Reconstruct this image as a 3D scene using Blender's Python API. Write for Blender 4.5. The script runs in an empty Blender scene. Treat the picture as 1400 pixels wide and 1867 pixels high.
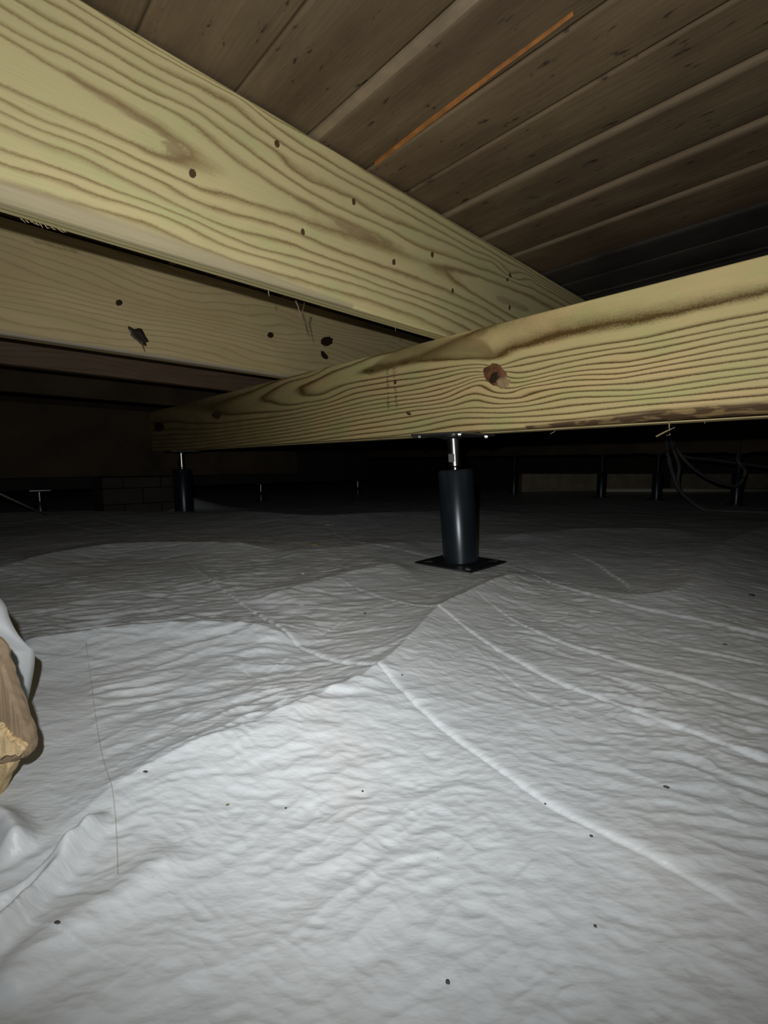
import bpy, bmesh, math, random
import numpy as np
from mathutils import Vector, Matrix
random.seed(7)
C = bpy.context.scene.collection

# ------------------------------------------------------------------ camera
H = 0.25                                   # lens height over the liner
FPX = 830.0                                # focal length in pixels of a 1400 px wide frame
PITCH = math.atan2(86.5, FPX)
cd = bpy.data.cameras.new('camera'); cam = bpy.data.objects.new('camera', cd); C.objects.link(cam)
cam.location = (0, 0, H); cam.rotation_euler = (math.pi/2 - PITCH, 0, 0)
cd.sensor_fit = 'HORIZONTAL'; cd.sensor_width = 36; cd.lens = 36*FPX/1400; cd.clip_start = 0.01
bpy.context.scene.camera = cam
# ------------------------------------------------------------------ world (closed, unlit crawl space)
w = bpy.data.worlds.new('world'); bpy.context.scene.world = w; w.use_nodes = True
w.node_tree.nodes['Background'].inputs[0].default_value = (0, 0, 0, 1)
# ------------------------------------------------------------------ the phone's lamp, up and to the left of its lens
LAMP_POWER = 19.5
ld = bpy.data.lights.new('flash', 'SPOT'); lamp = bpy.data.objects.new('flash', ld); C.objects.link(lamp)
lamp.location = (-0.024, -0.005, H+0.048)
ld.energy = LAMP_POWER; ld.color = (0.97, 0.99, 1.0); ld.shadow_soft_size = 0.004
ld.spot_size = math.radians(163); ld.spot_blend = 1.0
lamp.rotation_euler = (math.radians(101.5), 0, math.radians(-2))
vs = bpy.context.scene.view_settings
vs.view_transform = 'Standard'; vs.look = 'None'; vs.exposure = 0.0; vs.gamma = 1.0; vs.use_curve_mapping = False
bpy.context.scene.display_settings.display_device = 'sRGB'

# ------------------------------------------------------------------ directions of the framing
F3 = np.array([0, math.cos(PITCH), -math.sin(PITCH)]); U3 = np.array([0, math.sin(PITCH), math.cos(PITCH)])
_c = FPX/math.cos(PITCH)
B = np.array([-800.0, _c]); B /= np.linalg.norm(B)      # along the girder and the subfloor planks
A = np.array([B[1], -B[0]])                             # along the joists
N = np.array([-A[1], A[0]])                             # across the joists (== B)
def ray(x, y): return np.array([x-700.0, 0, 0]) - (y-933.5)*U3 + FPX*F3
def at_z(x, y, z):
    r = ray(x, y); return np.array([0, 0, H]) + r*((z-H)/r[2])
def ab(a, b): return a*A + b*B                          # a along joists, b along girder
def at_depth(x, y, Y):
    r = ray(x, y); return np.array([0, 0, H]) + r*(Y/r[1])
def face_a(x, y, a):                                    # plane a = const (girder face) -> (b, z)
    r = ray(x, y); t = a/(r[:2] @ A); P = r*t; return P[:2] @ B, P[2]+H
def face_b(x, y, b):                                    # plane b = const (joist face) -> (a, z)
    r = ray(x, y); t = b/(r[:2] @ B); P = r*t; return P[:2] @ A, P[2]+H

# ------------------------------------------------------------------ noise
_rng = np.random.default_rng(3); PERM = _rng.permutation(512)
_ang = _rng.random(512)*2*np.pi; GX, GY = np.cos(_ang), np.sin(_ang)
def perlin(x, y, seed=0):
    xi = np.floor(x).astype(int); yi = np.floor(y).astype(int); xf = x-xi; yf = y-yi
    def g(ix, iy, dx, dy):
        h = PERM[(PERM[(ix+seed*37) & 511] + iy) & 511]; return GX[h]*dx + GY[h]*dy
    u = xf*xf*xf*(xf*(xf*6-15)+10); v = yf*yf*yf*(yf*(yf*6-15)+10)
    a0 = g(xi, yi, xf, yf); b0 = g(xi+1, yi, xf-1, yf); c0 = g(xi, yi+1, xf, yf-1); d0 = g(xi+1, yi+1, xf-1, yf-1)
    return ((a0+(b0-a0)*u) + ((c0+(d0-c0)*u) - (a0+(b0-a0)*u))*v)*1.5
def sm(x, a, b):
    t = np.clip((x-a)/(b-a), 0, 1); return t*t*(3-2*t)

# ------------------------------------------------------------------ material helpers
def mat(name):
    m = bpy.data.materials.new(name); m.use_nodes = True; nt = m.node_tree
    return m, nt, nt.nodes['Principled BSDF']
def nd(nt, t, **k):
    n = nt.nodes.new(t)
    for a_, v in k.items():
        if a_ in n.inputs.keys(): n.inputs[a_].default_value = v
        else: setattr(n, a_, v)
    return n
def lk(nt, a_, b_): nt.links.new(a_, b_)
def mth(nt, op, a_, b_=None, c_=None):
    n = nt.nodes.new('ShaderNodeMath'); n.operation = op
    for i, v in enumerate((a_, b_, c_)):
        if v is None: continue
        if isinstance(v, (int, float)): n.inputs[i].default_value = v
        else: lk(nt, v, n.inputs[i])
    return n.outputs[0]
def mixc(nt, fac, c1, c2, blend='MIX'):
    n = nt.nodes.new('ShaderNodeMix'); n.data_type = 'RGBA'; n.blend_type = blend
    for i, v in ((0, fac), (6, c1), (7, c2)):
        if isinstance(v, (int, float)): n.inputs[i].default_value = v
        elif isinstance(v, tuple): n.inputs[i].default_value = (*v, 1) if len(v) == 3 else v
        else: lk(nt, v, n.inputs[i])
    return n.outputs[2]
def ramp(nt, fac, stops):
    n = nt.nodes.new('ShaderNodeValToRGB'); e = n.color_ramp.elements
    while len(e) < len(stops): e.new(0.5)
    for i, (p, c) in enumerate(stops):
        e[i].position = p; e[i].color = (*c, 1) if len(c) == 3 else c
    lk(nt, fac, n.inputs[0]); return n.outputs[0]
def plain(name, col, rough=0.6, metal=0.0, noise=0.0, scale=40, bump=0.0, spec=0.5):
    m, nt, p = mat(name)
    p.inputs['Base Color'].default_value = (*col, 1); p.inputs['Roughness'].default_value = rough
    p.inputs['Metallic'].default_value = metal; p.inputs['Specular IOR Level'].default_value = spec
    if noise or bump:
        tc = nd(nt, 'ShaderNodeTexCoord'); n = nd(nt, 'ShaderNodeTexNoise', Scale=scale, Detail=6.0); lk(nt, tc.outputs['Object'], n.inputs['Vector'])
        if noise:
            lk(nt, ramp(nt, n.outputs[0], [(0.25, tuple(max(0, c*(1-noise)) for c in col)), (0.75, tuple(min(1, c*(1+noise)) for c in col))]), p.inputs['Base Color'])
        if bump:
            b = nd(nt, 'ShaderNodeBump', Strength=0.6, Distance=bump); lk(nt, n.outputs[0], b.inputs['Height']); lk(nt, b.outputs[0], p.inputs['Normal'])
    return m

def wood_mat(name, base, base2, late, wane_col=(0.33, 0.27, 0.2), late_str=0.8, green=0.5, wob=0.10, rough=0.6, power=3.0, wane2=None, stain=(0.30, 0.20, 0.10)):
    """sawn pine: growth rings from the 'ring' attribute of the mesh, fine fibre along the UV's u"""
    m, nt, p = mat(name)
    at = nd(nt, 'ShaderNodeAttribute', attribute_name='ring')
    wn = nd(nt, 'ShaderNodeAttribute', attribute_name='wane')
    uv = nd(nt, 'ShaderNodeUVMap', uv_map='UVMap')
    def noise(sx, sy, det=4.0, rough_=0.5):
        mp = nd(nt, 'ShaderNodeMapping'); mp.inputs['Scale'].default_value = (sx, sy, 1); lk(nt, uv.outputs[0], mp.inputs[0])
        n = nd(nt, 'ShaderNodeTexNoise', Scale=1.0, Detail=det, Roughness=rough_); n.noise_dimensions = '2D'; lk(nt, mp.outputs[0], n.inputs['Vector']); return n.outputs[0]
    wobble = noise(28, 60, 3.0)
    jag = noise(260, 340, 3.0)
    r = mth(nt, 'ADD', at.outputs['Fac'], mth(nt, 'MULTIPLY', mth(nt, 'SUBTRACT', wobble, 0.5), wob*2))
    r = mth(nt, 'ADD', r, mth(nt, 'MULTIPLY', mth(nt, 'SUBTRACT', jag, 0.5), 0.13))
    fr = mth(nt, 'FRACT', mth(nt, 'ADD', r, 0.5))
    # late wood: slow rise to the ring line at 0.5, quick fall behind it
    d = mth(nt, 'SUBTRACT', fr, 0.5)
    up = mth(nt, 'SUBTRACT', 1.0, mth(nt, 'MULTIPLY', mth(nt, 'MAXIMUM', mth(nt, 'MULTIPLY', d, -1.0), 0.0), 2.4))
    dn = mth(nt, 'SUBTRACT', 1.0, mth(nt, 'MULTIPLY', mth(nt, 'MAXIMUM', d, 0.0), 4.2))
    pk = mth(nt, 'MULTIPLY', mth(nt, 'MAXIMUM', up, 0.0), mth(nt, 'MAXIMUM', dn, 0.0))
    pk = mth(nt, 'POWER', pk, power)
    fibre = noise(14, 900, 4.0, 0.6)
    blot = noise(5, 16, 3.0)
    blot2 = noise(9, 22, 2.0)
    c = mixc(nt, ramp(nt, blot, [(0.32, (0, 0, 0)), (0.68, (1, 1, 1))]), base, base2)
    g = mth(nt, 'MULTIPLY', ramp(nt, blot2, [(0.5, (0, 0, 0)), (0.75, (1, 1, 1))]), green)
    c = mixc(nt, g, c, tuple(b_*k for b_, k in zip(base, (0.80, 1.02, 0.85))))
    str_ = mth(nt, 'MULTIPLY', pk, mth(nt, 'MULTIPLY_ADD', blot, 0.6, late_str-0.3))
    c = mixc(nt, str_, c, late)
    c = mixc(nt, mth(nt, 'MULTIPLY', mth(nt, 'SUBTRACT', fibre, 0.5), 0.5), c, (0.0, 0.0, 0.0), 'MIX')
    wcol = mixc(nt, ramp(nt, noise(22, 70, 5.0), [(0.50, (0, 0, 0)), (0.60, (1, 1, 1))]) if wane2 else noise(10, 260, 4.0), wane_col, wane2 or tuple(x*1.35 for x in wane_col))
    st = nd(nt, 'ShaderNodeAttribute', attribute_name='stain')
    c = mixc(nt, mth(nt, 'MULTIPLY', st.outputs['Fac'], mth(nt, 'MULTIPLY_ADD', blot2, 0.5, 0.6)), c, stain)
    c = mixc(nt, wn.outputs['Fac'], c, wcol)
    lk(nt, c, p.inputs['Base Color']); p.inputs['Roughness'].default_value = rough; p.inputs['Specular IOR Level'].default_value = 0.25
    hsum = mth(nt, 'ADD', mth(nt, 'MULTIPLY', pk, 0.5), mth(nt, 'MULTIPLY', fibre, 0.5))
    b = nd(nt, 'ShaderNodeBump', Strength=0.5, Distance=0.0006); lk(nt, hsum, b.inputs['Height']); lk(nt, b.outputs[0], p.inputs['Normal'])
    return m

M = {}
M['joist'] = wood_mat('pine_joist', (0.68, 0.595, 0.30), (0.74, 0.62, 0.315), (0.33, 0.235, 0.10), wane_col=(0.40, 0.335, 0.20), late_str=1.0, power=1.7, green=0.35)
M['joist2'] = wood_mat('pine_joist_plain', (0.70, 0.55, 0.28), (0.78, 0.62, 0.33), (0.40, 0.28, 0.12), late_str=0.55, green=0.2, wane_col=(0.40, 0.35, 0.27))
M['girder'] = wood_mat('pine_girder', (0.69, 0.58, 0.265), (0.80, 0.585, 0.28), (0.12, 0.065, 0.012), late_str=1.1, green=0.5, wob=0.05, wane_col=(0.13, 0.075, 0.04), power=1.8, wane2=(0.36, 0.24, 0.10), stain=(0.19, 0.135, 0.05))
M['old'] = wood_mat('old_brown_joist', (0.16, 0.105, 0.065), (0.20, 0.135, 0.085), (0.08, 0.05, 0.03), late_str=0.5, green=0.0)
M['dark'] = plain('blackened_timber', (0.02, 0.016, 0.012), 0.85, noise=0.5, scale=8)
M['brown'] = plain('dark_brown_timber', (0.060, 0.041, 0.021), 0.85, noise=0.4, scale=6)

# ceiling planks: aged boards, tone per object
def plank_mat():
    m, nt, p = mat('aged_subfloor_plank')
    oi = nd(nt, 'ShaderNodeObjectInfo'); uv = nd(nt, 'ShaderNodeUVMap', uv_map='UVMap')
    def noise(sx, sy, det=5.0, off=0.0):
        mp = nd(nt, 'ShaderNodeMapping'); mp.inputs['Scale'].default_value = (sx, sy, 1); lk(nt, uv.outputs[0], mp.inputs[0])
        cx = nd(nt, 'ShaderNodeCombineXYZ'); lk(nt, mth(nt, 'MULTIPLY', oi.outputs['Random'], 37.0), cx.inputs[0]); lk(nt, mth(nt, 'MULTIPLY', oi.outputs['Random'], 91.0), cx.inputs[1])
        lk(nt, cx.outputs[0], mp.inputs['Location'])
        n = nd(nt, 'ShaderNodeTexNoise', Scale=1.0, Detail=det, Roughness=0.6); n.noise_dimensions = '2D'; lk(nt, mp.outputs[0], n.inputs['Vector']); return n.outputs[0]
    c = ramp(nt, noise(3, 9), [(0.3, (0.13, 0.087, 0.05)), (0.5, (0.185, 0.13, 0.073)), (0.72, (0.25, 0.185, 0.10))])
    c = mixc(nt, mth(nt, 'MULTIPLY', noise(6, 220), 0.5), c, (0.07, 0.045, 0.03))
    c = mixc(nt, ramp(nt, noise(22, 60, 3.0), [(0.66, (0, 0, 0)), (0.74, (1, 1, 1))]), c, (0.05, 0.035, 0.025))
    tone = nd(nt, 'ShaderNodeMapRange'); tone.inputs['To Min'].default_value = 0.80; tone.inputs['To Max'].default_value = 1.15; lk(nt, oi.outputs['Random'], tone.inputs[0])
    hs = nd(nt, 'ShaderNodeHueSaturation'); lk(nt, tone.outputs[0], hs.inputs['Value']); lk(nt, c, hs.inputs['Color'])
    # paler tone on the board's near arris
    c2 = mixc(nt, mth(nt, 'MULTIPLY', nd(nt, 'ShaderNodeAttribute', attribute_name='wane').outputs['Fac'], mth(nt, 'MULTIPLY', noise(9, 40), 1.4)), hs.outputs[0], (0.25, 0.185, 0.12))
    lk(nt, c2, p.inputs['Base Color']); p.inputs['Roughness'].default_value = 0.8; p.inputs['Specular IOR Level'].default_value = 0.2
    b = nd(nt, 'ShaderNodeBump', Strength=0.5, Distance=0.002); lk(nt, noise(10, 120), b.inputs['Height']); lk(nt, b.outputs[0], p.inputs['Normal'])
    return m
M['plank'] = plank_mat()
M['plank_dark'] = plain('falloff_dark_plank', (0.045, 0.038, 0.03), 0.85, noise=0.6, scale=9)  # far boards: the lamp's falloff painted in as a darker colour
M['pale_strip'] = plain('pale_strip_wood', (0.27, 0.205, 0.125), 0.8, noise=0.25, scale=30)
M['orange'] = plain('fresh_split_orange_wood', (0.36, 0.14, 0.035), 0.7, noise=0.4, scale=45)
M['knot_dark'] = plain('dark_pin_knot', (0.10, 0.062, 0.025), 0.6, noise=0.35, scale=300)
M['knot_black'] = plain('black_knot', (0.035, 0.018, 0.010), 0.5, noise=0.5, scale=200)
M['splinter'] = plain('raw_splinter', (0.50, 0.38, 0.20), 0.7)
M['splinter_brown'] = plain('brown_splinter', (0.22, 0.14, 0.08), 0.7)
M['steel_dark'] = plain('dark_blue_painted_steel', (0.020, 0.027, 0.034), 0.30, metal=0.35, noise=0.2, scale=15, spec=0.6)
M['plate_dark'] = plain('black_plate_steel', (0.022, 0.024, 0.024), 0.45, metal=0.3, spec=0.4)
M['zinc'] = plain('zinc_plated_steel', (0.42, 0.42, 0.41), 0.26, metal=1.0)
M['cable'] = plain('grey_cable_jacket', (0.09, 0.09, 0.085), 0.6)
M['concrete'] = plain('dark_concrete', (0.055, 0.047, 0.036), 0.9, noise=0.3, scale=6, bump=0.002)
M['stamp'] = plain('faded_black_ink', (0.07, 0.055, 0.025), 0.8)

# liner
def liner_mat():
    m, nt, p = mat('white_reinforced_polythene_liner')
    tc = nd(nt, 'ShaderNodeTexCoord')
    def noise(sc, det=4.0, rot=0.0, sz=(1, 1, 1), ro=0.55):
        mp = nd(nt, 'ShaderNodeMapping'); mp.inputs['Scale'].default_value = sz; mp.inputs['Rotation'].default_value = (0, 0, rot); lk(nt, tc.outputs['Object'], mp.inputs[0])
        n = nd(nt, 'ShaderNodeTexNoise', Scale=sc, Detail=det, Roughness=ro); n.noise_dimensions = '2D'; lk(nt, mp.outputs[0], n.inputs['Vector']); return n.outputs[0]
    c = ramp(nt, noise(4, 3), [(0.35, (0.56, 0.585, 0.60)), (0.65, (0.62, 0.635, 0.645))])
    c = mixc(nt, mth(nt, 'MULTIPLY', noise(16, 3), 0.25), c, (0.57, 0.60, 0.60))
    # faint dust
    c = mixc(nt, ramp(nt, noise(7, 6), [(0.55, (0, 0, 0)), (0.8, (0.25, 0.25, 0.25))]), c, (0.50, 0.45, 0.39))
    # tiny crumbs of dirt
    v = nd(nt, 'ShaderNodeTexVoronoi', Scale=22.0); lk(nt, tc.outputs['Object'], v.inputs['Vector'])
    c = mixc(nt, ramp(nt, v.outputs['Distance'], [(0.0, (1, 1, 1)), (0.022, (0, 0, 0))]), c, (0.16, 0.15, 0.13))
    lk(nt, c, p.inputs['Base Color']); p.inputs['Roughness'].default_value = 0.42; p.inputs['Specular IOR Level'].default_value = 0.35
    h = mth(nt, 'ADD', noise(75, 3, math.radians(-28), (0.4, 1, 1)), mth(nt, 'MULTIPLY', noise(210, 2, math.radians(20), (0.5, 1, 1)), 0.35))
    b = nd(nt, 'ShaderNodeBump', Strength=0.42, Distance=0.0028); lk(nt, h, b.inputs['Height']); lk(nt, b.outputs[0], p.inputs['Normal'])
    return m
M['liner'] = liner_mat()
M['liner_edge'] = plain('liner_sheet_underside', (0.36, 0.37, 0.37), 0.55, noise=0.05, scale=20)
M['bark'] = plain('weathered_brown_wood', (0.23, 0.165, 0.10), 0.8, noise=0.3, scale=25, bump=0.003)
M['torn'] = plain('torn_tan_wood_fibre', (0.52, 0.38, 0.20), 0.85, noise=0.3, scale=90, bump=0.004)

# ------------------------------------------------------------------ object helpers
def link_mesh(name, me, m=None, parent=None, smooth=False):
    o = bpy.data.objects.new(name, me); C.objects.link(o)
    if m: me.materials.append(m)
    if parent: o.parent = parent
    if smooth: me.polygons.foreach_set('use_smooth', [True]*len(me.polygons))
    return o
def from_np(name, co, quads, m=None, parent=None, smooth=False):
    me = bpy.data.meshes.new(name); co = np.asarray(co, dtype=np.float32); q = np.asarray(quads, dtype=np.int32)
    me.vertices.add(len(co)); me.vertices.foreach_set('co', co.ravel())
    me.loops.add(q.size); me.loops.foreach_set('vertex_index', q.ravel())
    me.polygons.add(len(q)); me.polygons.foreach_set('loop_start', np.arange(len(q), dtype=np.int32)*q.shape[1])
    me.update(calc_edges=True); me.validate()
    return link_mesh(name, me, m, parent, smooth)
def tag(o, label, cat, group=None, kind=None):
    if label: o['label'] = label
    if cat: o['category'] = cat
    if group: o['group'] = group
    if kind: o['kind'] = kind
    return o
def bm_obj(name, bm, m, parent=None, smooth=False):
    me = bpy.data.meshes.new(name); bm.normal_update(); bm.to_mesh(me); bm.free(); return link_mesh(name, me, m, parent, smooth)
def empty(name, loc, rz=0.0):
    o = bpy.data.objects.new(name, None); C.objects.link(o); o.location = loc; o.rotation_euler = (0, 0, rz); o.empty_display_size = 0.05; return o
def tube_bm(bm, pts, rad, seg=10, cap=True):
    pts = [Vector(p) for p in pts]; rings = []
    rads = rad if isinstance(rad, (list, tuple)) else [rad]*len(pts)
    ref = Vector((0, 0, 1)); 
    for i, p in enumerate(pts):
        t = (pts[min(i+1, len(pts)-1)] - pts[max(i-1, 0)]).normalized()
        r_ = ref if abs(t.dot(ref)) < 0.95 else Vector((1, 0, 0))
        u = t.cross(r_).normalized(); v = t.cross(u).normalized()
        rings.append([bm.verts.new(p + (u*math.cos(k*2*math.pi/seg) + v*math.sin(k*2*math.pi/seg))*rads[i]) for k in range(seg)])
    for a_, b_ in zip(rings, rings[1:]):
        for k in range(seg): bm.faces.new((a_[k], a_[(k+1) % seg], b_[(k+1) % seg], b_[k]))
    if cap: bm.faces.new(rings[0][::-1]); bm.faces.new(rings[-1])
def lathe(bm, prof, seg=40, c=(0, 0)):
    rings = [[bm.verts.new((c[0]+r*math.cos(k*2*math.pi/seg), c[1]+r*math.sin(k*2*math.pi/seg), z)) for k in range(seg)] for r, z in prof]
    for a_, b_ in zip(rings, rings[1:]):
        for k in range(seg): bm.faces.new((a_[k], a_[(k+1) % seg], b_[(k+1) % seg], b_[k]))
    bm.faces.new(rings[0][::-1]); bm.faces.new(rings[-1])
def box_bm(bm, x0, x1, y0, y1, z0, z1, bev=0.0):
    r = bmesh.ops.create_cube(bm, size=1); 
    for v in r['verts']: v.co = Vector(((x0+x1)/2 + v.co.x*(x1-x0), (y0+y1)/2 + v.co.y*(y1-y0), (z0+z1)/2 + v.co.z*(z1-z0)))
    if bev: bmesh.ops.bevel(bm, geom=list({e for v in r['verts'] for e in v.link_edges}), offset=bev, segments=2, affect='EDGES')
def spline(pts, n=8):
    P = np.array(pts, float); out = []
    for i in range(len(P)-1):
        p0 = P[max(i-1, 0)]; p1 = P[i]; p2 = P[i+1]; p3 = P[min(i+2, len(P)-1)]
        for k in range(n):
            t = k/n; out.append(0.5*((2*p1)+(-p0+p2)*t+(2*p0-5*p1+4*p2-p3)*t*t+(-p0+3*p1-3*p2+p3)*t**3))
    out.append(P[-1]); return np.array(out)

# ------------------------------------------------------------------ floor: the liner over uneven ground
def fp(x, y): return at_z(x, y, 0.0)[:2]
def pxline(pts, n=5): return spline([fp(*p) for p in pts], n)
def dist_line(X, Y, L):
    """signed distance (positive on the right-hand side walking along L) and position 0..1 along it"""
    best = np.full(X.shape, 1e9); sg = np.zeros(X.shape); pos = np.zeros(X.shape)
    seg = np.linalg.norm(np.diff(L, axis=0), axis=1); cum = np.concatenate([[0], np.cumsum(seg)]); tot = cum[-1]
    for i in range(len(L)-1):
        p, q = L[i], L[i+1]; d = q-p; l2 = max(d @ d, 1e-12)
        t = np.clip(((X-p[0])*d[0]+(Y-p[1])*d[1])/l2, 0, 1)
        ex = X-p[0]-t*d[0]; ey = Y-p[1]-t*d[1]; D = ex*ex+ey*ey; mk = D < best
        best = np.where(mk, D, best); s = np.sign(d[1]*ex - d[0]*ey); sg = np.where(mk, s, sg); pos = np.where(mk, (cum[i]+t*seg[i])/tot, pos)
    return np.sqrt(best)*sg, pos
# dunes: ridge lines walked left to right, near flank on the right-hand side (towards the lens)
RIDGES = [  # pixels, crest height, near length, far length
    ([(-60, 1640), (60, 1550), (150, 1500), (215, 1455), (320, 1405), (450, 1355), (560, 1308), (690, 1243), (760, 1170), (800, 1125), (870, 1088), (950, 1055), (1010, 1050)], 0.0140, 0.095, 0.045),
    ([(-60, 1225), (0, 1208), (60, 1192), (160, 1175), (300, 1162), (430, 1160), (560, 1180)], 0.0130, 0.085, 0.05),
    ([(450, 1114), (520, 1090), (600, 1066), (690, 1043), (760, 1034)], 0.010, 0.13, 0.07),
    ([(-100, 1070), (0, 1050), (120, 1018), (250, 1002), (400, 1003), (520, 1010)], 0.015, 0.14, 0.10),
    ([(980, 1050), (1060, 1075), (1150, 1098), (1230, 1092), (1270, 1062), (1300, 1020), (1350, 985), (1460, 950)], 0.013, 0.16, 0.10),
    ([(-200, 948), (0, 942), (120, 936), (260, 935), (400, 938), (560, 951), (700, 944), (860, 935), (1000, 938)], 0.018, 0.35, 0.16),
    ([(900, 985), (1000, 972), (1150, 968), (1300, 975)], 0.008, 0.2, 0.15),
    ([(490, 1015), (560, 1008), (640, 1002), (760, 990)], 0.006, 0.14, 0.08),
]
CREASES = [  # pixels, height, width (bright flank on the left-hand side walking downwards)
    ([(308, 990), (345, 1030), (380, 1062), (450, 1115), (520, 1168), (610, 1213), (690, 1245), (755, 1298), (880, 1385), (1000, 1470), (1130, 1540), (1250, 1603), (1400, 1692), (1500, 1750)], 0.0034, 0.010),
    ([(600, 1062), (720, 1100), (800, 1127), (865, 1165), (1000, 1237), (1125, 1287), (1200, 1315), (1290, 1350), (1400, 1392), (1500, 1425)], 0.0032, 0.010),
    ([(862, 1092), (930, 1130), (1000, 1165), (1075, 1190), (1150, 1215), (1250, 1240), (1400, 1285), (1500, 1310)], 0.0028, 0.011),
    ([(910, 1031), (945, 1040), (1000, 1067), (1075, 1092), (1150, 1115), (1275, 1140), (1400, 1165), (1500, 1180)], 0.0038, 0.014),
    ([(1110, 1143), (1180, 1168), (1280, 1190), (1400, 1213), (1500, 1230)], 0.0018, 0.010),
    ([(595, 963), (640, 990), (720, 1003), (790, 1016)], 0.0025, 0.014),
    ([(425, 1198), (445, 1228), (470, 1246)], 0.0012, 0.006),
    ([(850, 1180), (900, 1215), (960, 1262), (1040, 1300)], 0.0010, 0.008),
    ([(90, 935), (120, 955), (180, 972)], 0.003, 0.02),
    ([(150, 940), (200, 952), (250, 962)], 0.003, 0.02),
]
FOLDS = [   # soft swells near the lower left corner: pixels, height, half width
    ([(-60, 1760), (0, 1712), (60, 1648), (110, 1596), (160, 1535), (198, 1494)], 0.0085, 0.0065),
    ([(-40, 1655), (30, 1632), (90, 1590), (150, 1545)], 0.0050, 0.0045),
    ([(-60, 1500), (0, 1512), (22, 1535), (36, 1575)], 0.0100, 0.009),
    ([(-20, 1840), (60, 1745), (140, 1690), (260, 1615), (350, 1545)], 0.0035, 0.012),
]
RL = [(pxline(p, 4), h, n_, f_) for p, h, n_, f_ in RIDGES]
CL = [(pxline(p, 3), h, w_) for p, h, w_ in CREASES]
FL = [(pxline(p, 3), h, w_) for p, h, w_ in FOLDS]
SEAM = pxline([(158, 1188), (166, 1240), (172, 1290), (180, 1345), (187, 1385), (196, 1422), (206, 1462), (211, 1500), (214, 1550), (216, 1612)], 3)
def ripples(X, Y):
    """wrinkles of the sheet: long wavy crests whose direction turns from left to right"""
    r = np.hypot(X, Y)
    out = np.zeros_like(X)
    for (ang, cyc, st, amp, seed, wgt) in (
            (30, 36, 0.24, 0.0017, 1, sm(X, 0.22, -0.12)),
            (3, 44, 0.26, 0.0015, 2, sm(X, 0.10, -0.10)*sm(Y, 0.32, 0.45)),
            (-22, 52, 0.40, 0.0011, 3, sm(X, -0.06, 0.18)),
            (22, 100, 0.42, 0.00042, 4, np.ones_like(X)),
            (-10, 120, 0.45, 0.00034, 5, np.ones_like(X))):
        c, s = math.cos(math.radians(ang)), math.sin(math.radians(ang))
        u = (X*c + Y*s); v = (-X*s + Y*c)
        wx = perlin(u*9, v*9, seed+20)*0.012 + perlin(u*30, v*30, seed+40)*0.004
        n = perlin(u*cyc*st, (v+wx)*cyc, seed)
        rd = 1 - np.abs(n)*2.2                              # ridged
        out += 1.35*amp*wgt*(0.75*rd + 0.5*n)*(0.55+0.6*sm(perlin(X*5, Y*5, seed+60), -0.4, 0.4))
    return out
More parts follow.
